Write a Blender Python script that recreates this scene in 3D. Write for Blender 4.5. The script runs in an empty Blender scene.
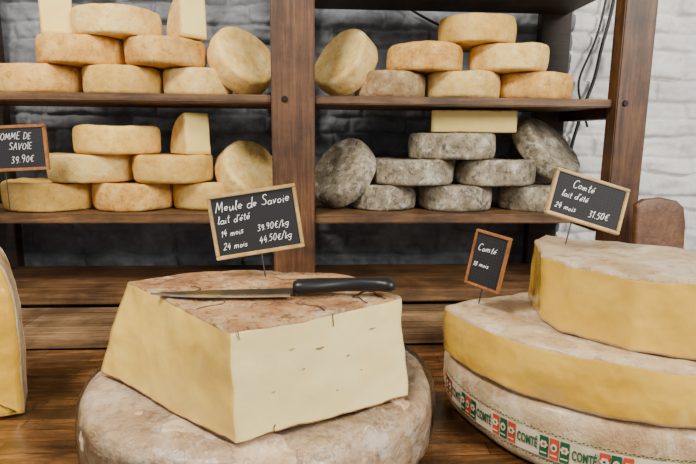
import bpy, bmesh, math, random
import numpy as np
from mathutils import Vector, Matrix, noise
random.seed(4)
CAMZ=1.45
TH=math.radians(3.5)
def S(u,v,z=0.0):
    return Vector((u*math.cos(TH)-v*math.sin(TH),1.5+u*math.sin(TH)+v*math.cos(TH),z))
coll=bpy.context.scene.collection

# ---------------- materials ----------------
def lin(c):
    return tuple(((x/255)/12.92 if x/255<=0.04045 else ((x/255+0.055)/1.055)**2.4) for x in c)+(1,)
def newmat(name,rough=0.6,coat=0.0,coat_r=0.15,spec=0.5):
    m=bpy.data.materials.new(name); m.use_nodes=True
    b=m.node_tree.nodes['Principled BSDF']
    b.inputs['Roughness'].default_value=rough
    b.inputs['Coat Weight'].default_value=coat
    b.inputs['Coat Roughness'].default_value=coat_r
    b.inputs['Specular IOR Level'].default_value=spec
    return m,m.node_tree.nodes,m.node_tree.links,b
def noise_node(N,L,scale,detail=5,rough=0.6,vec=None,dist=0.0):
    n=N.new('ShaderNodeTexNoise'); n.inputs['Scale'].default_value=scale
    n.inputs['Detail'].default_value=detail; n.inputs['Roughness'].default_value=rough
    n.inputs['Distortion'].default_value=dist
    if vec is not None: L.new(vec,n.inputs['Vector'])
    return n
def ramp(N,L,src,stops):
    r=N.new('ShaderNodeValToRGB'); e=r.color_ramp.elements
    e[0].position=stops[0][0]; e[0].color=lin(stops[0][1])
    e[1].position=stops[-1][0]; e[1].color=lin(stops[-1][1])
    for p,c in stops[1:-1]:
        x=e.new(p); x.color=lin(c)
    L.new(src,r.inputs['Fac']); return r
def mix(N,L,fac,a,b,mode='MIX'):
    m=N.new('ShaderNodeMix'); m.data_type='RGBA'; m.blend_type=mode
    if isinstance(fac,(int,float)): m.inputs[0].default_value=fac
    else: L.new(fac,m.inputs[0])
    for i,x in ((6,a),(7,b)):
        if isinstance(x,tuple): m.inputs[i].default_value=x
        else: L.new(x,m.inputs[i])
    return m.outputs[2]
def bump(N,L,b,h,strength=0.3,dist=0.003,coat=False):
    n=N.new('ShaderNodeBump'); n.inputs['Strength'].default_value=strength; n.inputs['Distance'].default_value=dist
    L.new(h,n.inputs['Height']); L.new(n.outputs[0],b.inputs['Normal'])
    if coat: L.new(n.outputs[0],b.inputs['Coat Normal'])
    return n
def objvec(N,L,loc_random=True,scale=(1,1,1)):
    t=N.new('ShaderNodeTexCoord'); mp=N.new('ShaderNodeMapping'); mp.inputs['Scale'].default_value=scale
    L.new(t.outputs['Object'],mp.inputs['Vector'])
    if loc_random:
        oi=N.new('ShaderNodeObjectInfo'); ml=N.new('ShaderNodeMath'); ml.operation='MULTIPLY'; ml.inputs[1].default_value=37
        L.new(oi.outputs['Random'],ml.inputs[0]); cb=N.new('ShaderNodeCombineXYZ')
        for i in range(3): L.new(ml.outputs[0],cb.inputs[i])
        L.new(cb.outputs[0],mp.inputs['Location'])
    return mp.outputs[0]
def rind_mat(name,stops,spots,sf=0.5,rough=0.75,coat=0.0,s1=14,s2=70,light=None,lf=0.5,bs=0.9,bd=0.006,soft=.08,patch=None,pf=.5):
    m,N,L,b=newmat(name,rough,coat)
    v=objvec(N,L)
    n1=noise_node(N,L,s1,8,0.72,v); r=ramp(N,L,n1.outputs['Fac'],stops)
    n2=noise_node(N,L,s2,5,0.75,v)
    def mask(src,a,b_,f):
        r2=N.new('ShaderNodeValToRGB'); r2.color_ramp.elements[0].position=a; r2.color_ramp.elements[1].position=b_
        L.new(src,r2.inputs['Fac']); ml=N.new('ShaderNodeMath'); ml.operation='MULTIPLY'; ml.inputs[1].default_value=f; L.new(r2.outputs[0],ml.inputs[0]); return ml.outputs[0]
    c=mix(N,L,mask(n2.outputs['Fac'],.52,.52+soft,sf),r.outputs[0],lin(spots))
    if light:
        n4=noise_node(N,L,s2*.4,6,0.75,v,0.5)
        c=mix(N,L,mask(n4.outputs['Fac'],.52,.52+soft*1.5,lf),c,lin(light))
    if patch:
        n6=noise_node(N,L,8,7,0.7,v,0.3)
        c=mix(N,L,mask(n6.outputs['Fac'],.52,.66,pf),c,lin(patch))
    oi=N.new('ShaderNodeObjectInfo'); hs=N.new('ShaderNodeHueSaturation')
    mr=N.new('ShaderNodeMapRange'); mr.inputs[3].default_value=.84; mr.inputs[4].default_value=1.08; L.new(oi.outputs['Random'],mr.inputs[0])
    L.new(mr.outputs[0],hs.inputs['Value']); L.new(c,hs.inputs['Color']); c=hs.outputs[0]
    L.new(c,b.inputs['Base Color'])
    n3=noise_node(N,L,60,8,0.75,v)
    bump(N,L,b,n3.outputs['Fac'],bs,bd)
    return m
M_tomme=rind_mat('tomme_rind_ochre',[(0.3,(178,120,44)),(0.46,(216,162,74)),(0.66,(234,190,106))],(136,86,38),0.55,light=(246,216,150),lf=.45,bd=.0040,soft=.12,patch=(164,118,66),pf=.45)
M_tomme2=rind_mat('tomme_rind_pale',[(0.3,(200,152,74)),(0.46,(230,190,104)),(0.66,(245,216,142))],(166,118,56),0.45,light=(251,232,178),lf=.55,bd=.0035,soft=.13,patch=(194,148,84),pf=.4)
M_tomme3=rind_mat('tomme_rind_golden',[(0.3,(202,148,56)),(0.46,(230,182,84)),(0.66,(242,204,116))],(170,116,48),0.4,light=(248,222,150),lf=.4,bd=.0030,soft=.14,patch=(188,138,70),pf=.4)
M_brown=rind_mat('brown_rind',[(0.3,(104,78,48)),(0.5,(156,126,82)),(0.7,(194,168,120))],(88,66,42),0.6,light=(214,196,156),lf=.6,soft=.12,bd=.006)
M_grey=rind_mat('grey_rind',[(0.3,(80,70,54)),(0.43,(130,118,94)),(0.56,(166,153,128)),(0.68,(206,196,174))],(66,56,42),0.7,s1=16,s2=60,light=(228,222,206),lf=.8,bd=.006,bs=1,soft=.09)
M_blockrind=rind_mat('meule_rind',[(0.3,(124,76,38)),(0.43,(184,128,76)),(0.55,(210,162,106)),(0.7,(234,202,154))],(102,64,36),0.75,s1=11,s2=50,light=(242,222,186),lf=.6,bd=.012,bs=1)
M_comterind=rind_mat('comte_rind',[(0.3,(184,142,92)),(0.5,(218,188,142)),(0.7,(238,218,182))],(150,108,68),0.5,rough=0.5,coat=0.25,s1=9,s2=45,light=(244,232,206),lf=.55,bd=.008,patch=(190,150,106),pf=.4)
M_filmwheel=rind_mat('wrapped_wheel_rind',[(0.3,(182,140,102)),(0.5,(222,192,154)),(0.72,(242,226,202))],(150,110,78),0.5,rough=0.55,coat=0.15,s1=8,s2=50,light=(246,237,220),lf=.7,bd=.009)
def paste_mat(name,c1,c2,rough=0.4,coat=0.3,bs=0.2,wr=18,dist=.006,fine=.16):
    m,N,L,b=newmat(name,rough,coat,0.12)
    v=objvec(N,L)
    n=noise_node(N,L,7,6,0.6,v); r=ramp(N,L,n.outputs['Fac'],[(0.3,c1),(0.7,c2)])
    n2=noise_node(N,L,150,4,0.7,v)
    c=mix(N,L,0.14,r.outputs[0],n2.outputs['Fac'],'OVERLAY')
    L.new(c,b.inputs['Base Color'])
    b.inputs['Subsurface Weight'].default_value=0.12
    b.inputs['Subsurface Radius'].default_value=(0.02,0.012,0.005)
    b.inputs['Subsurface Scale'].default_value=0.3
    n3=noise_node(N,L,wr,3,0.45,v,0.0); n4=noise_node(N,L,90,6,0.8,v)
    ad=N.new('ShaderNodeMath'); ad.operation='MULTIPLY_ADD'; ad.inputs[1].default_value=fine
    L.new(n4.outputs['Fac'],ad.inputs[0]); L.new(n3.outputs['Fac'],ad.inputs[2])
    bump(N,L,b,ad.outputs[0],bs,dist,True)
    return m
M_cream=paste_mat('meule_paste',(242,218,144),(250,235,172),0.5,0.1,0.6)
M_creamY=paste_mat('meule_paste_wrapped',(222,178,72),(240,208,112),0.26,0.8,0.8,wr=9,dist=.018,fine=.03)
M_comte=paste_mat('comte_paste',(214,162,40),(236,194,76),0.22,0.9,0.85,wr=9,dist=.024,fine=.02)
M_tpaste=paste_mat('tomme_paste',(238,206,108),(246,224,138),0.5,0.1,0.2)
def wood_mat(name,stops,scale=(1.2,22,22),rough=0.5,coat=0.0,planks=None,bs=0.35,pv=(.5,1.2)):
    m,N,L,b=newmat(name,rough,coat,0.2)
    v=objvec(N,L,False,scale)
    n=noise_node(N,L,3.0,8,0.7,v,0.8); r=ramp(N,L,n.outputs['Fac'],stops)
    c=r.outputs[0]; h=n.outputs['Fac']
    v2=objvec(N,L,False); n5=noise_node(N,L,6,5,.7,v2)
    r5=ramp(N,L,n5.outputs['Fac'],[(0.35,(130,122,116)),(0.65,(255,255,255))])
    c=mix(N,L,.85,c,r5.outputs[0],'MULTIPLY')
    if planks:
        t=N.new('ShaderNodeTexCoord'); br=N.new('ShaderNodeTexBrick')
        br.inputs['Scale'].default_value=1.0; br.inputs['Brick Width'].default_value=planks[0]; br.inputs['Row Height'].default_value=planks[1]
        br.inputs['Mortar Size'].default_value=0.0010; br.inputs['Bias'].default_value=0.0; br.offset=.37
        a,d=pv
        br.inputs['Color1'].default_value=(a,a*.95,a*.9,1); br.inputs['Color2'].default_value=(d,d*.97,d*.93,1); br.inputs['Mortar'].default_value=(0.1,0.08,0.06,1)
        L.new(t.outputs['Object'],br.inputs['Vector'])
        c=mix(N,L,0.9,c,br.outputs['Color'],'MULTIPLY')
    L.new(c,b.inputs['Base Color'])
    bump(N,L,b,h,bs,0.003)
    return m
M_post=wood_mat('post_wood',[(0.3,(56,34,17)),(0.5,(100,64,34)),(0.72,(136,94,56))],(22,22,1.2),0.5)
M_shelf=wood_mat('shelf_wood',[(0.3,(66,44,24)),(0.5,(112,78,44)),(0.72,(156,116,72))],(1.2,22,22),0.55)
M_ledge=wood_mat('ledge_wood',[(0.3,(84,64,44)),(0.5,(142,112,78)),(0.72,(190,158,118))],(1.0,26,26),0.5,planks=(2.2,0.085))
M_counter=wood_mat('counter_wood',[(0.3,(58,36,18)),(0.5,(114,76,40)),(0.72,(174,126,76))],(2.2,14,14),0.22,0.4,planks=(0.30,0.036),pv=(.42,1.35))
M_dark=wood_mat('dark_wood',[(0.3,(38,28,20)),(0.7,(72,54,38))],(1.2,22,22),0.6)
M_chair=wood_mat('chair_wood',[(0.3,(88,56,32)),(0.7,(134,92,56))],(20,20,1.2),0.45)
M_frame=wood_mat('sign_frame_wood',[(0.3,(180,140,76)),(0.5,(212,174,106)),(0.7,(230,200,138))],(12,12,12),0.5)
M_frame2=wood_mat('sign_frame_brown',[(0.3,(130,76,36)),(0.5,(176,112,56)),(0.7,(200,140,80))],(12,12,12),0.5)
def simple(name,c,rough=0.5,metal=0.0,var=0.15,coat=0.0):
    m,N,L,b=newmat(name,rough,coat)
    v=objvec(N,L); n=noise_node(N,L,40,3,0.6,v)
    d=tuple(max(0,x*(1-var)) for x in c); r=ramp(N,L,n.outputs['Fac'],[(0.35,d),(0.65,c)])
    L.new(r.outputs[0],b.inputs['Base Color']); b.inputs['Metallic'].default_value=metal
    return m
M_slate=simple('chalkboard',(20,20,22),0.75)
M_grid=simple('chalkboard_grid',(56,56,60),0.8)
M_chalk=simple('chalk',(250,250,248),0.9,var=0.03)
M_steel=simple('blade_steel',(110,112,116),0.3,1.0,0.2)
M_edge=simple('blade_edge',(225,226,230),0.2,1.0,0.05)
M_handle=simple('handle_black',(14,14,15),0.4)
M_iron=simple('iron_bolt',(40,32,28),0.5,0.6)
M_cable=simple('cable_black',(8,8,9),0.5)
M_green=simple('label_green',(22,92,56),0.5)
M_red=simple('label_red',(216,76,44),0.5)
M_label=simple('label_cream',(230,214,182),0.5)
M_crack=simple('crack_dark',(92,54,26),0.9)
M_hole=simple('cheese_hole',(176,140,74),0.8)
def stone_mat(name,stops):
    m,N,L,b=newmat(name,0.75)
    v=objvec(N,L,False); n=noise_node(N,L,5,7,0.7,v); r=ramp(N,L,n.outputs['Fac'],stops)
    L.new(r.outputs[0],b.inputs['Base Color']); n2=noise_node(N,L,60,5,0.7,v); bump(N,L,b,n2.outputs['Fac'],0.6,0.006)
    return m
M_stoneShade=stone_mat('shade_grey_stone',[(0.3,(76,78,82)),(0.5,(110,113,117)),(0.7,(148,151,154))])  # shade behind the shelves, put into the wall's base colour as darker grey
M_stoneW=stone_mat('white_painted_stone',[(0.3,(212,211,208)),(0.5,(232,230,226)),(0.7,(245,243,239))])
M_floor=stone_mat('floor_stone',[(0.3,(90,84,78)),(0.7,(130,124,116))])
def film_mat():
    m=bpy.data.materials.new('plastic_film'); m.use_nodes=True; N=m.node_tree.nodes; L=m.node_tree.links
    N.remove(N['Principled BSDF']); out=[n for n in N if n.type=='OUTPUT_MATERIAL'][0]
    tr=N.new('ShaderNodeBsdfTransparent'); tr.inputs[0].default_value=(.99,.99,.99,1); gl=N.new('ShaderNodeBsdfGlossy'); gl.inputs['Roughness'].default_value=.14
    v=objvec(N,L,True,(1,1,2.2)); n=noise_node(N,L,20,5,.65,v,2.0)
    bp=N.new('ShaderNodeBump'); bp.inputs['Strength'].default_value=.8; bp.inputs['Distance'].default_value=.007; L.new(n.outputs['Fac'],bp.inputs['Height'])
    L.new(bp.outputs[0],gl.inputs['Normal'])
    fr=N.new('ShaderNodeFresnel'); fr.inputs[0].default_value=1.5; L.new(bp.outputs[0],fr.inputs['Normal'])
    ms=N.new('ShaderNodeMixShader'); L.new(fr.outputs[0],ms.inputs[0]); L.new(tr.outputs[0],ms.inputs[1]); L.new(gl.outputs[0],ms.inputs[2]); L.new(ms.outputs[0],out.inputs['Surface'])
    return m
M_film=film_mat()

# ---------------- mesh helpers ----------------
def mkobj(name,verts,faces,mats,fm=None,smooth=True,parent=None):
    me=bpy.data.meshes.new(name); me.from_pydata([tuple(v) for v in verts],[],faces)
    for m in mats: me.materials.append(m)
    if fm:
        for p,i in zip(me.polygons,fm): p.material_index=i
    if smooth:
        for p in me.polygons: p.use_smooth=True
    me.update()
    ob=bpy.data.objects.new(name,me); coll.objects.link(ob)
    if parent: ob.parent=parent
    return ob
def empty(name,loc=(0,0,0),rot=None):
    e=bpy.data.objects.new(name,None); e.empty_display_size=0.05; coll.objects.link(e); e.location=loc
    if rot is not None: e.rotation_euler=rot
    return e
def box(name,x0,x1,y0,y1,z0,z1,mat,parent=None,bev=0.003):
    bm=bmesh.new(); bmesh.ops.create_cube(bm,size=1)
    for v in bm.verts:
        v.co=Vector(((x0+x1)/2+v.co.x*(x1-x0),(y0+y1)/2+v.co.y*(y1-y0),(z0+z1)/2+v.co.z*(z1-z0)))
    if bev>0: bmesh.ops.bevel(bm,geom=bm.edges[:],offset=bev,segments=2,affect='EDGES')
    me=bpy.data.meshes.new(name); bm.to_mesh(me); bm.free(); me.materials.append(mat)
    ob=bpy.data.objects.new(name,me); coll.objects.link(ob)
    if parent: ob.parent=parent
    return ob
def densify(pts,types,step):
    out=[];ty=[]
    n=len(pts)
    for i in range(n):
        a=Vector(pts[i]);b=Vector(pts[(i+1)%n]); k=max(1,int((b-a).length/step))
        for j in range(k): out.append(a.lerp(b,j/k)); ty.append(types[i])
    return out,ty
def solid(name,outline,types,h,mats,r=0.008,bulge=0.0,amp=0.0015,step=0.012,rindband=0.004,caps=6,seed=0,shear=None,levels=7,topmat=0,dish=0.0):
    pts,ty=densify(outline,types,step); n=len(pts)
    nor=[]
    for i in range(n):
        t=(pts[(i+1)%n]-pts[i-1]).normalized(); nor.append(Vector((t.y,-t.x)))
    c=sum(pts,Vector((0,0)))/n
    rings=[]
    for k in range(caps): rings.append((r,0.0,(k+0.02)/caps))
    prof=[(r,0)]
    for a in (30,60,90):
        aa=math.radians(a); prof.append((r*(1-math.sin(aa)),r*(1-math.cos(aa))))
    side=list(prof)
    side.append((0,r+rindband))
    for k in range(1,levels): side.append((0,r+rindband+(h-2*r-2*rindband)*k/levels))
    side.append((0,h-r-rindband))
    for a in (90,60,30,0):
        aa=math.radians(a); side.append((r*(1-math.sin(aa)),h-r*(1-math.cos(aa))))
    for s in side: rings.append((s[0],s[1],1.0))
    for k in reversed(range(caps)): rings.append((r,h,(k+0.02)/caps))
    V=[]
    for (ins,z,sc) in rings:
        bg=bulge*(1-((z-h/2)/(h/2))**2) if sc==1.0 else 0
        for i in range(n):
            p=pts[i]-nor[i]*(ins-bg)
            if sc<1: p=c+(p-c)*sc
            q=Vector((p.x,p.y,z))
            if shear: q+=Vector(shear(q,h))
            if dish and z>h*.9: q.z-=dish*(1-sc**3)
            d=noise.noise_vector((q+Vector((seed*3.1,seed*1.7,seed)))*30)*amp*.8+noise.noise_vector((q+Vector((seed,0,0)))*9)*amp*1.5+noise.noise_vector((q+Vector((0,seed,0)))*75)*amp*.3
            if z<=0.0001: d.z=max(0,d.z)*0.2
            V.append(q+d)
    F=[];fm=[]
    R=len(rings)
    for a in range(R-1):
        za,zb=rings[a][1],rings[a+1][1]; cap=(rings[a][2]<1 or rings[a+1][2]<1)
        zm=(za+zb)/2
        for i in range(n):
            j=(i+1)%n
            F.append((a*n+i,a*n+j,(a+1)*n+j,(a+1)*n+i))
            if cap: fm.append(topmat)
            else: fm.append(ty[i] if (zm>r*0.6+rindband*0.3 and zm<h-r*0.6-rindband*0.3) else topmat)
    F.append(tuple(reversed(range(n)))); fm.append(topmat)
    F.append(tuple((R-1)*n+i for i in range(n))); fm.append(topmat)
    return mkobj(name,V,F,mats,fm)
def circle(R,n=64,squash=0.0,ph=0):
    return [(R*(1+squash*math.sin(2*t+ph)+squash*0.6*math.sin(3*t+ph*2))*math.cos(t),R*(1+squash*math.sin(2*t+ph))*math.sin(t)) for t in [2*math.pi*i/n for i in range(n)]]
seedc=[0]
def wheel(name,R,h,mat,r=0.010,bulge=0.004,amp=0.003,n=80,sq=.012,dish=.002):
    seedc[0]+=1; s=seedc[0]
    return solid(name,circle(R-bulge,n,sq,s),[0]*n,h,[mat],r=r,bulge=bulge,amp=amp,step=1,seed=s,caps=8,dish=dish)

# ---------------- room ----------------
def stone_wall():
    u0,u1,z0,z1=-1.9,2.3,0.75,2.35; st=0.0065
    nu=int((u1-u0)/st); nz=int((z1-z0)/st)
    rnd=random.Random(7)
    rows=[];z=z0
    while z<z1:
        h=rnd.uniform(0.055,0.105); rows.append((z,h)); z+=h
    us=np.linspace(u0,u1,nu); zs=np.linspace(z0,z1,nz)
    H=np.zeros((nz,nu))
    for (rz,rh) in rows:
        idx=np.where((zs>=rz)&(zs<rz+rh))[0]
        u=u0-rnd.uniform(0,0.2)
        while u<u1:
            w=rnd.uniform(0.12,0.34); off=rnd.uniform(-0.008,0.014); tx=rnd.uniform(-0.05,0.05); tz=rnd.uniform(-0.15,0.15)
            jj=np.where((us>=u)&(us<u+w))[0]
            if len(jj) and len(idx):
                UU,ZZ=np.meshgrid(us[jj],zs[idx])
                e=np.minimum(np.minimum(UU-u,u+w-UU),np.minimum(ZZ-rz,rz+rh-ZZ))
                prof=np.clip(e/0.012,0,1)**0.5
                H[np.ix_(idx,jj)]=prof*(0.020+off+tx*(UU-u-w/2)+tz*(ZZ-rz-rh/2))
            u+=w
    V=[];F=[];fm=[]
    for a in range(nz):
        for b in range(nu):
            u=us[b]+0.008*noise.noise((us[b]*9,zs[a]*9,3)); zz=zs[a]+0.014*noise.noise((us[b]*6,zs[a]*6,9))
            hh=H[a,b]+0.011*noise.noise((u*20,zz*20,0))+0.006*noise.noise((u*50,zz*50,5))
            V.append(S(u,0.43-hh,zz))
    for a in range(nz-1):
        for b in range(nu-1):
            i=a*nu+b; F.append((i,i+1,i+nu+1,i+nu)); fm.append(1 if us[b]>0.79 else 0)  # colour switches from painted-in shelf shade to plain white past the right post
    base=len(V)
    for v in (0.46,0.60):
        for (u,z) in ((u0-1.2,0),(u1+0.7,0),(u1+0.7,2.9),(u0-1.2,2.9)): V.append(S(u,v,z))
    for f in ((0,1,2,3),(7,6,5,4),(0,4,5,1),(1,5,6,2),(2,6,7,3),(3,7,4,0)): F.append(tuple(base+i for i in f)); fm.append(0)
    return mkobj('wall_back',V,F,[M_stoneShade,M_stoneW],fm)
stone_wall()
box('floor',-3,3,-1.5,2.3,-0.05,0.0,M_floor,bev=0)

def unit_empty(name):
    return empty(name,(0,1.5,0),(0,0,TH))
ZT=CAMZ+0.108; ZM=CAMZ-0.214; ZB=CAMZ-0.434
un=unit_empty('wooden_shelving_unit')
for i,(u,w) in enumerate(((-1.13,.11),(-0.150,.115),(0.780,.090))):
    box('post_front_%d'%i,u-w/2,u+w/2,-0.02,0.035,0,2.3,M_post,un)
    ur=(-1.13,-.158,.70)[i]
    box('post_rear_%d'%i,ur-0.05,ur+0.05,0.325,0.365,0,2.3,M_dark,un)
for nm,z,t in (('shelf_top',ZT,0.022),('shelf_middle',ZM,0.026),('shelf_bottom',ZB,0.036)):
    box(nm+'_board_left',-1.075,-0.208,0.0,0.32,z-t,z,M_shelf,un)
    box(nm+'_board_right',-0.092,0.735,0.0,0.32,z-t,z,M_shelf,un)
    for i,u in enumerate((-1.13,-0.150,0.76)):
        box(nm+'_rail_%d'%i,u-0.03,u+0.03,0.036,0.325,z-t-0.03,z-0.004,M_dark,un)
box('shelf_upper_board',-0.1,0.735,0.0,0.33,CAMZ+0.40,CAMZ+0.425,M_dark,un)
k=0
for u in (-0.150,0.780):
    for z in (ZT-0.012,ZM-0.012):
        bm=bmesh.new(); bmesh.ops.create_cone(bm,cap_ends=True,segments=16,radius1=0.009,radius2=0.007,depth=0.006)
        me=bpy.data.meshes.new('bolt'); bm.to_mesh(me); bm.free(); me.materials.append(M_iron)
        o=bpy.data.objects.new('bolt_%d'%k,me); coll.objects.link(o); o.parent=un; o.location=(u-.022,-0.022,z); o.rotation_euler=(math.pi/2,0,0); k+=1
lg=unit_empty('wooden_ledge')
box('ledge_board',-1.9,1.9,-0.25,-0.022,CAMZ-0.50,CAMZ-0.47,M_ledge,lg)
box('ledge_riser',-1.9,1.9,-0.06,-0.03,0,CAMZ-0.50,M_dark,lg,bev=0)
ct=unit_empty('wooden_counter')
box('counter_top',-1.9,1.9,-1.22,-0.252,CAMZ-0.54,CAMZ-0.50,M_counter,ct,bev=0.004)
box('counter_cabinet',-1.85,1.85,-1.16,-0.27,0,CAMZ-0.54,M_dark,ct,bev=0.004)

# ---------------- shelf cheeses ----------------
def lay(u,v,z,R,mat,h,name='tomme_cheese'):
    g='grey' in name
    o=wheel(name,R,h,mat,r=random.uniform(.006,.011),amp=.0026 if g else .0028); o.location=S(u,v,z); o.rotation_euler=(random.uniform(-.012,.012),random.uniform(-.012,.012),random.uniform(0,6)); return o
def lean(u,v,z,R,n,mat,h,name='tomme_cheese'):
    o=wheel(name,R,h,mat,amp=.0028); n=Vector(n).normalized()
    q=n.to_track_quat('Z','Y'); half=R*math.sqrt(1-n.z**2)+h/2*n.z
    o.rotation_mode='QUATERNION'; o.rotation_quaternion=q
    o.location=S(u,v,z+half-0.004)-n*(h/2); return o
H=.075
z1,z2,z3=ZT+.001,ZT+H+.003,ZT+2*H+.005
T,P_,Y_=M_tomme,M_tomme2,M_tomme3
lay(-.870,.14,z1,.12,T,H); lay(-.638,.14,z1,.110,Y_,H); lay(-.430,.15,z1,.096,P_,H)
lean(-.304,.15,z1,.100,(.62,-.58,.53),P_,H)
lay(-.747,.14,z2,.118,T,H); lay(-.514,.13,z2,.113,T,H); lay(-.645,.14,z3,.118,P_,H)
lay(.132,.15,z1,.105,M_brown,H); lay(.346,.14,z1,.107,P_,H); lay(.562,.14,z1,.11,T,H)
lean(-.003,.15,z1,.100,(-.62,-.58,.53),P_,H)
lay(.228,.14,z2,.11,T,H); lay(.476,.13,z2,.112,P_,H); lay(.380,.14,z3,.11,Y_,H)
HM=.078
z1,z2,z3=ZM+.001,ZM+HM+.003,ZM+2*HM+.005
lay(-.868,.14,z1,.124,Y_,HM); lay(-.628,.14,z1,.113,T,HM); lay(-.423,.15,z1,.090,Y_,HM)
lean(-.292,.16,z1,.100,(.62,-.58,.53),P_,HM)
lay(-.742,.14,z2,.118,P_,HM); lay(-.505,.13,z2,.114,Y_,HM); lay(-.665,.14,z3,.12,Y_,HM)
HG=.074
z1,z2,z3,z4=ZM+.001,ZM+HG+.003,ZM+2*HG+.005,ZM+3*HG+.007
G=M_grey; gn='grey_tomme_cheese'
lay(.115,.15,z1,.10,G,HG,gn); lay(.335,.14,z1,.113,G,HG,gn); lay(.585,.14,z1,.108,G,HG,gn)
lean(-.010,.15,z1,.110,(-.60,-.55,.58),G,HG*.9,gn)
lay(.205,.14,z2,.122,G,HG,gn); lay(.455,.13,z2,.121,G,HG,gn)
lay(.320,.14,z3,.128,G,HG,gn)
lean(.618,.15,z2,.114,(.52,-.50,.69),G,HG*.9,gn)
half=[(0.125*math.cos(t),0.125*math.sin(t)) for t in [math.pi*i/24 for i in range(25)]]
o=solid('halved_tomme_cheese',half,[0]*24+[1],0.064,[M_tomme2,M_tpaste],r=0.004,amp=0.001,rindband=0.003,seed=5,step=0.012)
o.location=S(.372,.09,z4); o.rotation_euler=(0,0,TH-0.06)
def quarter(R,ang,h,seed):
    pts=[(0,0)]+[(R*math.cos(t),R*math.sin(t)) for t in [ang*i/12 for i in range(13)]]
    return solid('tomme_cheese_wedge',pts,[1]+[0]*12+[1],h,[M_tomme2,M_tpaste],r=0.004,amp=0.001,rindband=0.003,seed=seed,step=0.012)
def stand(u,v,z,R,ang,h,yaw,seed=1):
    o=quarter(R,ang,h,seed)
    o.rotation_mode='QUATERNION'
    o.rotation_quaternion=(Matrix.Rotation(yaw,3,'Z')@Matrix.Rotation(math.pi/2,3,'X')).to_quaternion(); o.location=S(u,v,z); return o
zz3=ZT+2*H+.005
stand(-.452,.06,zz3,.115,1.5,.075,math.radians(128),seed=3)
stand(-.82,.06,zz3,.115,1.5,.08,math.radians(118),seed=4)
stand(-.452,.06,ZM+2*HM+.005,.115,1.5,.075,math.radians(130),seed=6)

# ---------------- foreground cheeses ----------------
CT=CAMZ-0.50
w=wheel('wrapped_cheese_wheel',0.285,0.116,M_filmwheel,r=0.022,bulge=0.008,amp=0.003,n=120,sq=.003,dish=0); w.location=(-.142,.864,CT+.001)
fw_=solid('plastic_film',circle(.2795,140,.003,1),[0]*140,.1185,[M_film],r=.022,bulge=.009,amp=.004,step=1,seed=77,caps=7); fw_.parent=w
BZ=CT+.122
out=[(-.138,.612),(.090,.745),(.03,.85),(-.03,.885),(-.16,.908),(-.30,.89),(-.397,.815)]
def shr(q,h):
    t=q.z/h
    k=max(0,(-.15-q.x))/.24; k2=max(0,q.x+.05)/.14
    return (0.05*k*t-0.010*t*k2, 0.012*k*t+.012*k2*t, 0)
blk=solid('meule_cheese_block',out,[1,0,0,0,0,0,2],0.150,[M_blockrind,M_cream,M_creamY],r=0.004,bulge=0.0,amp=0.0028,rindband=0.004,step=0.006,shear=shr,seed=11,levels=18,caps=20)
blk.location=(0,0,BZ)
TOP=BZ+.150
def tube(name,pts,r,mat,parent=None):
    cu=bpy.data.curves.new(name,'CURVE'); cu.dimensions='3D'; cu.bevel_depth=r; cu.bevel_resolution=1
    sp=cu.splines.new('POLY'); sp.points.add(len(pts)-1)
    for p,q in zip(sp.points,pts): p.co=(q[0],q[1],q[2],1)
    cu.materials.append(mat); o=bpy.data.objects.new(name,cu); coll.objects.link(o)
    if parent: o.parent=parent
    return o
rc=random.Random(3)
for i,(x,y,a,l) in enumerate(((.028,.722,2.4,.10),(-.03,.690,2.0,.06),(-.06,.80,.3,.12),(-.20,.69,.9,.07),(.0,.80,1.2,.06),(.055,.745,2.7,.05),(-.24,.80,.2,.09))):
    p=[];cx,cy=x,y
    for s in range(14):
        p.append((cx,cy,.1502)); a+=rc.uniform(-.8,.8); cx+=math.cos(a)*l/13; cy+=math.sin(a)*l/13
    tube('crack_%d'%i,p,.0011,M_crack,blk)
ax=Vector((-.138,.612,0)); bx=Vector((.090,.745,0)); dd=(bx-ax).normalized(); nn=Vector((dd.y,-dd.x,0))
def onface(t,z,o_=.0016):
    k2=max(0,(ax.lerp(bx,t).x+.05))/.14
    return ax.lerp(bx,t)+Vector((-.010*z/.15*k2,.012*z/.15*k2,z))+nn*o_
V=[];F=[]
for (t,z,a,b) in ((.45,.105,.007,.0016),(.62,.085,.0025,.0012),(.2,.06,.0018,.001),(.55,.04,.0018,.001),(.36,.082,.0016,.001),(.78,.115,.005,.0010),(.7,.06,.0018,.0009),(.30,.112,.003,.0009)):
    c=onface(t,z,.0019); base=len(V)
    for j in range(12):
        q=2*math.pi*j/12; V.append(c+dd*(a*math.cos(q))+Vector((0,0,b*math.sin(q)*(1+.5*math.sin(3*q)))))
    F.append(tuple(range(base,base+12)))
mkobj('paste_holes',V,F,[M_hole],smooth=False,parent=blk)
for i,(t0,zs_) in enumerate(((.53,(.148,.141,.136,.130)),(.03,(.148,.142,.137)),(.20,(.003,.010,.015)))):
    tube('face_crack_%d'%i,[onface(t0+rc.uniform(-.012,.012),z,.0010) for z in zs_],.0006,M_crack,blk)
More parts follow.
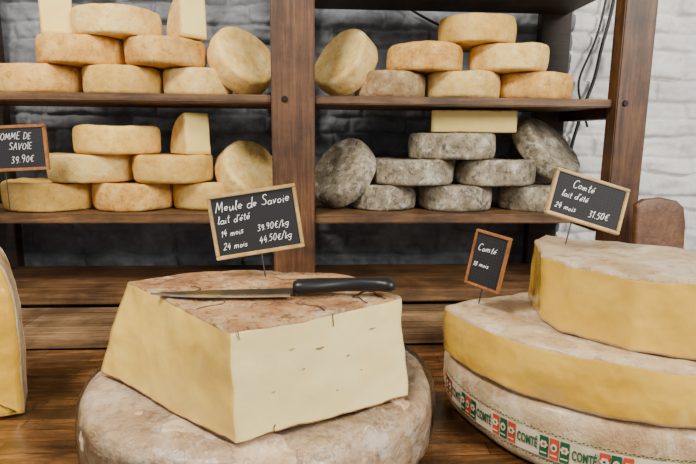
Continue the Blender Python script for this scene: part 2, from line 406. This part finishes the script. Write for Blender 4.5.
# knife
kn=empty('kitchen_knife',(0,0,0))
bl=[(0,0.0),(0.03,-0.012),(0.07,-0.021),(0.13,-0.027),(0.20,-0.030),(0.205,-0.016),(0.21,0.006),(0.205,0.008),(0.10,0.008),(0.04,0.006)]
def plate(name,pts,zt,mat,parent):
    V=[(x,y,0) for x,y in pts]+[(x,y,zt) for x,y in pts]; n=len(pts)
    F=[tuple(range(n))[::-1],tuple(range(n,2*n))]+[(i,(i+1)%n,(i+1)%n+n,i+n) for i in range(n)]
    return mkobj(name,V,F,[mat],smooth=False,parent=parent)
plate('blade',bl,0.002,M_steel,kn)
plate('blade_edge',[(0.0,-0.0005),(0.03,-0.0125),(0.07,-0.0215),(0.13,-0.0275),(0.20,-0.0305),(0.20,-0.024),(0.13,-0.021),(0.07,-0.0155),(0.03,-0.0075)],0.0024,M_edge,kn)
nseg=20
V=[];F=[]
for i in range(nseg+1):
    t=i/nseg; x=0.203+0.146*t
    wy=0.013+0.0035*math.sin(t*math.pi*2.2+0.6)+ (0.003 if t>.85 else 0)
    wz=0.0095
    if i in(0,nseg): wy*=.75;wz*=.7
    cy=-0.006+0.004*math.sin(t*math.pi)
    for j in range(12):
        a=2*math.pi*j/12
        V.append((x,cy+wy*math.copysign(abs(math.cos(a))**.7,math.cos(a)),0.009+wz*math.copysign(abs(math.sin(a))**.7,math.sin(a))-0.001))
for i in range(nseg):
    for j in range(12): F.append((i*12+j,i*12+(j+1)%12,(i+1)*12+(j+1)%12,(i+1)*12+j))
F.append(tuple(reversed(range(12)))); F.append(tuple(nseg*12+j for j in range(12)))
mkobj('handle',V,F,[M_handle],parent=kn)
kn.location=(-.281,.744,TOP+.004); kn.rotation_euler=(0,math.radians(-1.0),math.radians(3.5))

# comte group
RW=.304
cw=wheel('comte_cheese_wheel',RW,0.112,M_comterind,r=0.02,bulge=0.008,amp=0.0025,n=120,sq=.002,dish=0); cw.location=(.492,.968,CT+.001)
C2=Vector((.508,1.005)); R2=.335
a0=math.radians(190); pts=[]
nA=44
for i in range(nA+1):
    a=a0+math.radians(215)*i/nA; pts.append((C2.x+R2*math.cos(a),C2.y+R2*math.sin(a)))
sl=solid('halved_comte_cheese',pts,[1]*(nA+1),0.086,[M_comterind,M_comte],r=0.006,amp=0.003,bulge=0.004,rindband=0.003,step=0.012,seed=21,caps=12)
sl.location=(0,0,CT+.115)
S2=CT+.115+.088
up=[(.342,.985),(.318,.86),(.335,.80),(.40,.725),(.50,.685),(.62,.675),(.74,.69),(.80,.74),(.70,.82),(.58,.895),(.46,.975),(.38,1.03)]
wd=solid('comte_cheese_wedge',up,[1]*12,0.112,[M_comterind,M_comte],r=0.006,amp=0.003,rindband=0.003,step=0.010,seed=31,caps=14)
wd.location=(0,0,S2)
def textmesh(s,size):
    cu=bpy.data.curves.new('t','FONT'); cu.body=s; cu.size=size; cu.align_x='CENTER'; cu.align_y='CENTER'; cu.resolution_u=3; cu.offset=.0006
    o=bpy.data.objects.new('t',cu); coll.objects.link(o); bpy.context.view_layer.update()
    dg=bpy.context.evaluated_depsgraph_get(); me=bpy.data.meshes.new_from_object(o.evaluated_get(dg))
    vs=[v.co.copy() for v in me.vertices]; fs=[tuple(p.vertices) for p in me.polygons]
    bpy.data.objects.remove(o); bpy.data.meshes.remove(me); return vs,fs
LV=[];LF=[];LM=[]
def wrap(vs,fs,ang,z,mi,dr,rot=0):
    base=len(LV)
    for v in vs:
        x,y=v.x,v.y
        zz=z+y; t=(zz-.056)/.056; R=RW-.008*t*t+dr+0.0025
        a=ang+x/R
        LV.append((R*math.cos(a),R*math.sin(a),zz))
    for f in fs: LF.append(tuple(base+i for i in f)); LM.append(mi)
def rect(w,h,nx=8):
    vs=[];fs=[]
    for i in range(nx+1):
        x=-w/2+w*i/nx; vs+= [Vector((x,-h/2,0)),Vector((x,h/2,0))]
    for i in range(nx): fs.append((2*i,2*i+2,2*i+3,2*i+1))
    return vs,fs
def disc(r,n=16,yo=0,sy=1,xo=0):
    return [Vector((xo+r*math.cos(2*math.pi*i/n),yo+sy*r*math.sin(2*math.pi*i/n),0)) for i in range(n)],[tuple(range(n))]
ZL=.050
tv,tf=textmesh('COMTÉ',0.019)
tw=max(v.x for v in tv)-min(v.x for v in tv)
tv=[Vector((v.x*.033/tw,v.y*1.1,0)) for v in tv]
wrap(*rect(RW*math.radians(148),.038,148),math.radians(258),ZL,2,-.0003)
step=15.4
for kk in range(10):
    ang=math.radians(186+kk*step)
    for q,hx in enumerate((-.0148,0,.0148)):
        col=(0,1,0)[q] if kk%2 else (1,0,1)[q]
        wrap(*rect(.0130,.033,2),ang+hx/RW,ZL,col,.0006)
        if q!=1:
            for p in range(6):
                aa=math.radians(60*p); wrap(*disc(.0023,8,.004+.0040*math.sin(aa),1,.0040*math.cos(aa)),ang+hx/RW,ZL,2,.0012)
            wrap(*disc(.0018,8,.004),ang+hx/RW,ZL,1 if col==0 else 0,.0018)
        else:
            wrap(*disc(.0048,12,.003,1.4),ang+hx/RW,ZL,2,.0012); wrap(*disc(.0022,8,.003,1.4),ang+hx/RW,ZL,0,.0018)
        wrap(*rect(.010,.0025,1),ang+hx/RW,ZL-.010,2,.0012)
    wrap(tv,tf,ang+math.radians(step/2),ZL,0,.0008)
for kk in range(148):
    ang=math.radians(184.5+kk)
    for z0 in (ZL+.022,ZL-.023): wrap(*rect(.0032,.0018,1),ang,z0+(.0014 if kk%2 else 0),0,.0006)
mkobj('label_band',LV,LF,[M_green,M_red,M_label],LM,smooth=False,parent=cw)

# left standing cheese section
pts=[(-.35,0),(0,0),(.001,.10),(.001,.18),(-.003,.225),(-.010,.262),(-.020,.288),(-.038,.310),(-.07,.326),(-.16,.336),(-.35,.340)]
ls=solid('cheese_section',[(p[0]+.175,p[1]) for p in pts],[0]*len(pts),0.11,[M_comterind,M_comte],r=0.012,amp=0.002,rindband=0.0,step=0.012,seed=41,caps=10,topmat=1)
ls.rotation_euler=(math.pi/2,0,math.radians(27)); ls.location=(-.783,.918,CT+.002)

# ---------------- handwritten chalk signs ----------------
def arc(cx,cy,rx,ry,a0,a1,n=8):
    return [(cx+rx*math.cos(math.radians(a0+(a1-a0)*i/n)),cy+ry*math.sin(math.radians(a0+(a1-a0)*i/n))) for i in range(n+1)]
G_={
'a':(.5,[arc(.22,.22,.2,.22,40,380,12),[(.42,.42),(.42,.1),(.5,0)]]),
'd':(.5,[arc(.22,.22,.2,.22,40,380,12),[(.44,1),(.42,.1),(.5,0)]]),
'e':(.42,[[(.04,.22),(.36,.27)]+arc(.2,.24,.17,.2,10,320,10)]),
'é':(.42,[[(.04,.22),(.36,.27)]+arc(.2,.24,.17,.2,10,320,10),[(.2,.6),(.34,.75)]]),
'g':(.48,[arc(.22,.22,.19,.2,40,380,12),[(.42,.42),(.4,-.2),(.25,-.38),(.06,-.28)]]),
'i':(.2,[[(.08,.44),(.08,.06),(.16,0)],[(.09,.62),(.1,.66)]]),
'k':(.42,[[(.06,1),(.06,0)],[(.34,.46),(.08,.22)],[(.08,.22),(.38,0)]]),
'l':(.24,[[(.02,.1),(.16,.8),(.12,1),(.06,.85),(.08,.1),(.2,0)]]),
'm':(.68,[[(.04,.42),(.05,0)],[(.05,.3),(.17,.46),(.28,.40),(.29,0)],[(.29,.3),(.42,.46),(.53,.40),(.55,0)]]),
'o':(.46,[arc(.21,.22,.18,.21,90,450,12)]),
's':(.4,[[(.32,.4),(.18,.48),(.05,.36),(.2,.24),(.34,.12),(.2,-.02),(.03,.05)]]),
't':(.34,[[(.16,.85),(.14,.1),(.22,0),(.3,.04)],[(.02,.55),(.3,.58)]]),
'u':(.5,[[(.06,.44),(.07,.06),(.2,-.03),(.36,.12),(.38,.44)],[(.38,.44),(.38,.08),(.46,0)]]),
'v':(.44,[[(.04,.44),(.18,0)],[(.18,0),(.36,.46)]]),
"'":(.16,[[(.1,1),(.06,.8)]]),'.':(.16,[[(.06,0),(.09,.04)]]),
'/':(.4,[[(.36,1.0),(.02,-.1)]]),
'C':(.6,[arc(.32,.48,.27,.48,45,315,12)]),
'D':(.6,[[(.08,1),(.08,0)],[(.02,.98),(.3,.98),(.52,.7),(.52,.3),(.3,.0),(.04,.02)]]),
'E':(.52,[[(.42,1),(.06,.98)],[(.06,.98),(.06,0)],[(.06,0),(.46,.02)],[(.06,.5),(.36,.5)]]),
'I':(.2,[[(.09,1),(.09,0)]]),
'M':(.8,[[(.04,0),(.14,1)],[(.14,1),(.36,.25)],[(.36,.25),(.6,1)],[(.6,1),(.68,0)]]),
'O':(.64,[arc(.3,.5,.25,.48,90,450,14)]),
'S':(.52,[[(.44,.86),(.28,1.04),(.04,.86),(.12,.6),(.40,.42),(.46,.14),(.24,-.05),(.02,.1)]]),
'T':(.56,[[(.02,.98),(.52,1)],[(.27,1),(.25,0)]]),
'A':(.56,[[(.02,0),(.26,1)],[(.26,1),(.5,0)],[(.12,.36),(.42,.36)]]),
'V':(.56,[[(.02,1),(.24,0)],[(.24,0),(.5,1)]]),
'0':(.5,[arc(.23,.45,.18,.44,90,450,12)]),
'1':(.3,[[(.02,.66),(.18,.92)],[(.18,.92),(.16,0)]]),
'2':(.48,[[(.06,.7),(.2,.98),(.40,.76),(.30,.4),(.04,0)],[(.04,0),(.42,.03)]]),
'3':(.46,[[(.04,.84),(.24,.98),(.38,.72),(.14,.5)],[(.14,.5),(.42,.34),(.30,-.04),(.02,.06)]]),
'4':(.5,[[(.24,.92),(.03,.34)],[(.03,.34),(.44,.36)],[(.34,.62),(.30,-.02)]]),
'5':(.48,[[(.4,.9),(.12,.9)],[(.12,.9),(.08,.52)],[(.08,.52),(.36,.58),(.42,.2),(.24,-.04),(.02,.06)]]),
'8':(.48,[arc(.22,.68,.14,.2,270,630,10)+arc(.22,.24,.18,.24,90,-270,10)]),
'9':(.48,[arc(.22,.64,.16,.24,0,360,10)+[(.36,.2),(.24,0)]]),
'€':(.56,[arc(.34,.45,.22,.44,50,310,10),[(.02,.54),(.38,.56)],[(.02,.36),(.36,.38)]]),
' ':(.34,[])}
rw=random.Random(11)
def handwrite(parent,name,s,size,x0,z0,tilt,th=.0007):
    cu=bpy.data.curves.new(name,'CURVE'); cu.dimensions='3D'; cu.bevel_depth=th; cu.bevel_resolution=1; cu.resolution_u=4
    x=0
    for ch in s:
        wd,st=G_[ch]; dy=rw.uniform(-.07,.07); sc=rw.uniform(.88,1.10)
        for pl in st:
            sp=cu.splines.new('NURBS'); sp.points.add(len(pl)-1); sp.order_u=min(3,len(pl)); sp.use_endpoint_u=True
            for p,(a,b) in zip(sp.points,pl):
                X=(x+(a+.25*b)*sc)*size; Z=(b*sc+dy)*size
                p.co=(x0+X*math.cos(tilt)-Z*math.sin(tilt),-.0025,z0+X*math.sin(tilt)+Z*math.cos(tilt),1)
        x+=wd*sc+.07
    cu.materials.append(M_chalk); o=bpy.data.objects.new(name,cu); coll.objects.link(o); o.parent=parent
def sign(name,w,h,fw,fmat,lines,loc,rot,stick,stick_x=0.0,grid=False):
    e=empty(name,loc); e.rotation_mode='QUATERNION'
    rx,ry,rz=rot
    e.rotation_quaternion=(Matrix.Rotation(rz,3,'Z')@Matrix.Rotation(rx,3,'X')@Matrix.Rotation(ry,3,'Y')).to_quaternion()
    box('slate',-w/2+fw*.7,w/2-fw*.7,-.002,.003,-h/2+fw*.7,h/2-fw*.7,M_slate,e,bev=0)
    box('frame_top',-w/2,w/2,-.005,.004,h/2-fw,h/2,fmat,e,.001); box('frame_bottom',-w/2,w/2,-.005,.004,-h/2,-h/2+fw,fmat,e,.001)
    box('frame_left',-w/2,-w/2+fw,-.0048,.0038,-h/2+fw,h/2-fw,fmat,e,.001); box('frame_right',w/2-fw,w/2,-.0048,.0038,-h/2+fw,h/2-fw,fmat,e,.001)
    if grid:
        V=[];F=[]
        def q(a,b,c,d):
            i=len(V); V.extend([(a,-.0022,c),(b,-.0022,c),(b,-.0022,d),(a,-.0022,d)]); F.append((i,i+1,i+2,i+3))
        x=-w/2+fw
        while x<w/2-fw: q(x,x+.0004,-h/2+fw,h/2-fw); x+=.006
        z=-h/2+fw
        while z<h/2-fw: q(-w/2+fw,w/2-fw,z,z+.0004); z+=.006
        mkobj('grid_lines',V,F,[M_grid],smooth=False,parent=e)
    for i,(s,size,x,z,tilt) in enumerate(lines): handwrite(e,'chalk_text_%d'%i,s,size,x,z,tilt,.00030+size*.018)
    if stick>0:
        bm=bmesh.new(); bmesh.ops.create_cone(bm,cap_ends=True,segments=10,radius1=.0012,radius2=.0012,depth=stick+.02)
        me=bpy.data.meshes.new('stick'); bm.to_mesh(me); bm.free(); me.materials.append(M_steel)
        o=bpy.data.objects.new('stick',me); coll.objects.link(o); o.parent=e; o.location=(stick_x,.005,-h/2-stick/2+.01)
    return e
sign('chalkboard_price_sign',.142,.104,.006,M_frame,[('Meule de Savoie',.0160,-.061,.023,.02),("lait d'été",.0125,-.060,.004,.02),('14 mois',.0110,-.058,-.016,.02),('39.90€/kg',.0115,.000,-.015,.03),('24 mois',.0110,-.058,-.037,.02),('44.50€/kg',.0115,.000,-.035,.03)],
     (-.148,.86,CAMZ-.136),(math.radians(-6),math.radians(-8.5),math.radians(6)),.04,.0)
sign('chalkboard_price_sign',.130,.080,.0055,M_frame,[('Comté',.0135,-.032,.015,0),("lait d'été",.0115,-.046,-.004,0.02),('24 mois',.0105,-.053,-.025,0),('31.50€',.0120,.006,-.025,0.05)],
     (.399,.90,CAMZ-.103),(math.radians(-14),math.radians(17),math.radians(4)),.04,-.015,True)
sign('chalkboard_price_sign',.064,.098,.0045,M_frame2,[('Comté',.0115,-.022,.014,.02),('18 mois',.0085,-.024,-.014,.05)],
     (.240,.905,CAMZ-.208),(math.radians(-4),math.radians(9),math.radians(-38)),.03,.0,True)
sign('chalkboard_price_sign',.225,.115,.008,M_frame2,[('TOMME DE',.0165,-.012,.022,-.0),('SAVOIE',.0165,.018,-.004,-.0),('39.90€',.019,.020,-.038,.05)],
     (-.875,1.38,CAMZ-.038),(math.radians(-4),math.radians(-3),math.radians(4)),.10,.0,True)

def cable(name,pts,r=.0035):
    cu=bpy.data.curves.new(name,'CURVE'); cu.dimensions='3D'; cu.bevel_depth=r; cu.bevel_resolution=3
    sp=cu.splines.new('NURBS'); sp.points.add(len(pts)-1); sp.use_endpoint_u=True; sp.order_u=4
    for p,q in zip(sp.points,pts): p.co=(q.x,q.y,q.z,1)
    cu.materials.append(M_cable); o=bpy.data.objects.new(name,cu); coll.objects.link(o); return o
cable('power_cable',[S(.925,.38,CAMZ+.60),S(.915,.38,CAMZ+.42),S(.885,.38,CAMZ+.33),S(.875,.38,CAMZ+.2),S(.84,.38,CAMZ+.12),S(.82,.38,CAMZ+.02),S(.80,.38,CAMZ-.05),S(.79,.38,CAMZ-.3)],.006)
cable('power_cable',[S(.90,.38,CAMZ+.60),S(.885,.38,CAMZ+.40),S(.85,.38,CAMZ+.28),S(.80,.38,CAMZ+.19),S(.83,.38,CAMZ+.12),S(.86,.38,CAMZ+.04)],.004)
cable('power_cable',[S(.10,.38,CAMZ+.50),S(.25,.38,CAMZ+.385),S(.45,.38,CAMZ+.33),S(.60,.38,CAMZ+.26),S(.74,.38,CAMZ+.15),S(.84,.38,CAMZ+.11)],.004)

cp=[(-.065,0),(.065,0),(.07,.55),(.065,.64),(.045,.68),(0,.70),(-.045,.69),(-.065,.66)]
o=solid('round_topped_wooden_board',[(p[0],p[1]*.455) for p in cp],[0]*8,.022,[M_chair],r=.006,amp=.0005,step=.015,seed=50)
o.rotation_euler=(math.pi/2-.12,0,TH); o.location=S(.808,-.16,CAMZ-.467)

# ---------------- light ----------------
wd_=bpy.data.worlds.new('world'); bpy.context.scene.world=wd_; wd_.use_nodes=True
bg=wd_.node_tree.nodes['Background']; bg.inputs[0].default_value=(.96,.97,1,1); bg.inputs[1].default_value=.50
def area(name,loc,tgt,sx,sy,e,c):
    l=bpy.data.lights.new(name,'AREA'); l.shape='RECTANGLE'; l.size=sx; l.size_y=sy; l.energy=e; l.color=c
    o=bpy.data.objects.new(name,l); coll.objects.link(o); o.location=loc; o.rotation_euler=(Vector(tgt)-Vector(loc)).to_track_quat('-Z','Y').to_euler(); return o
area('window_light',(1.9,-1.0,2.7),(.2,1.1,1.2),1.1,.9,120,(1,.965,.90))
area('ceiling_lamp',(-.9,.2,2.8),(-.2,1.1,1.0),.6,.4,56,(1,.93,.82))

cam=bpy.data.cameras.new('camera'); co=bpy.data.objects.new('camera',cam); coll.objects.link(co)
cam.lens=28; cam.sensor_width=36; cam.clip_start=.02
co.matrix_world=Matrix.Translation((0,0,CAMZ))@Matrix.Rotation(math.radians(80),4,'X')@Matrix.Rotation(math.radians(.5),4,'Z')
bpy.context.scene.camera=co
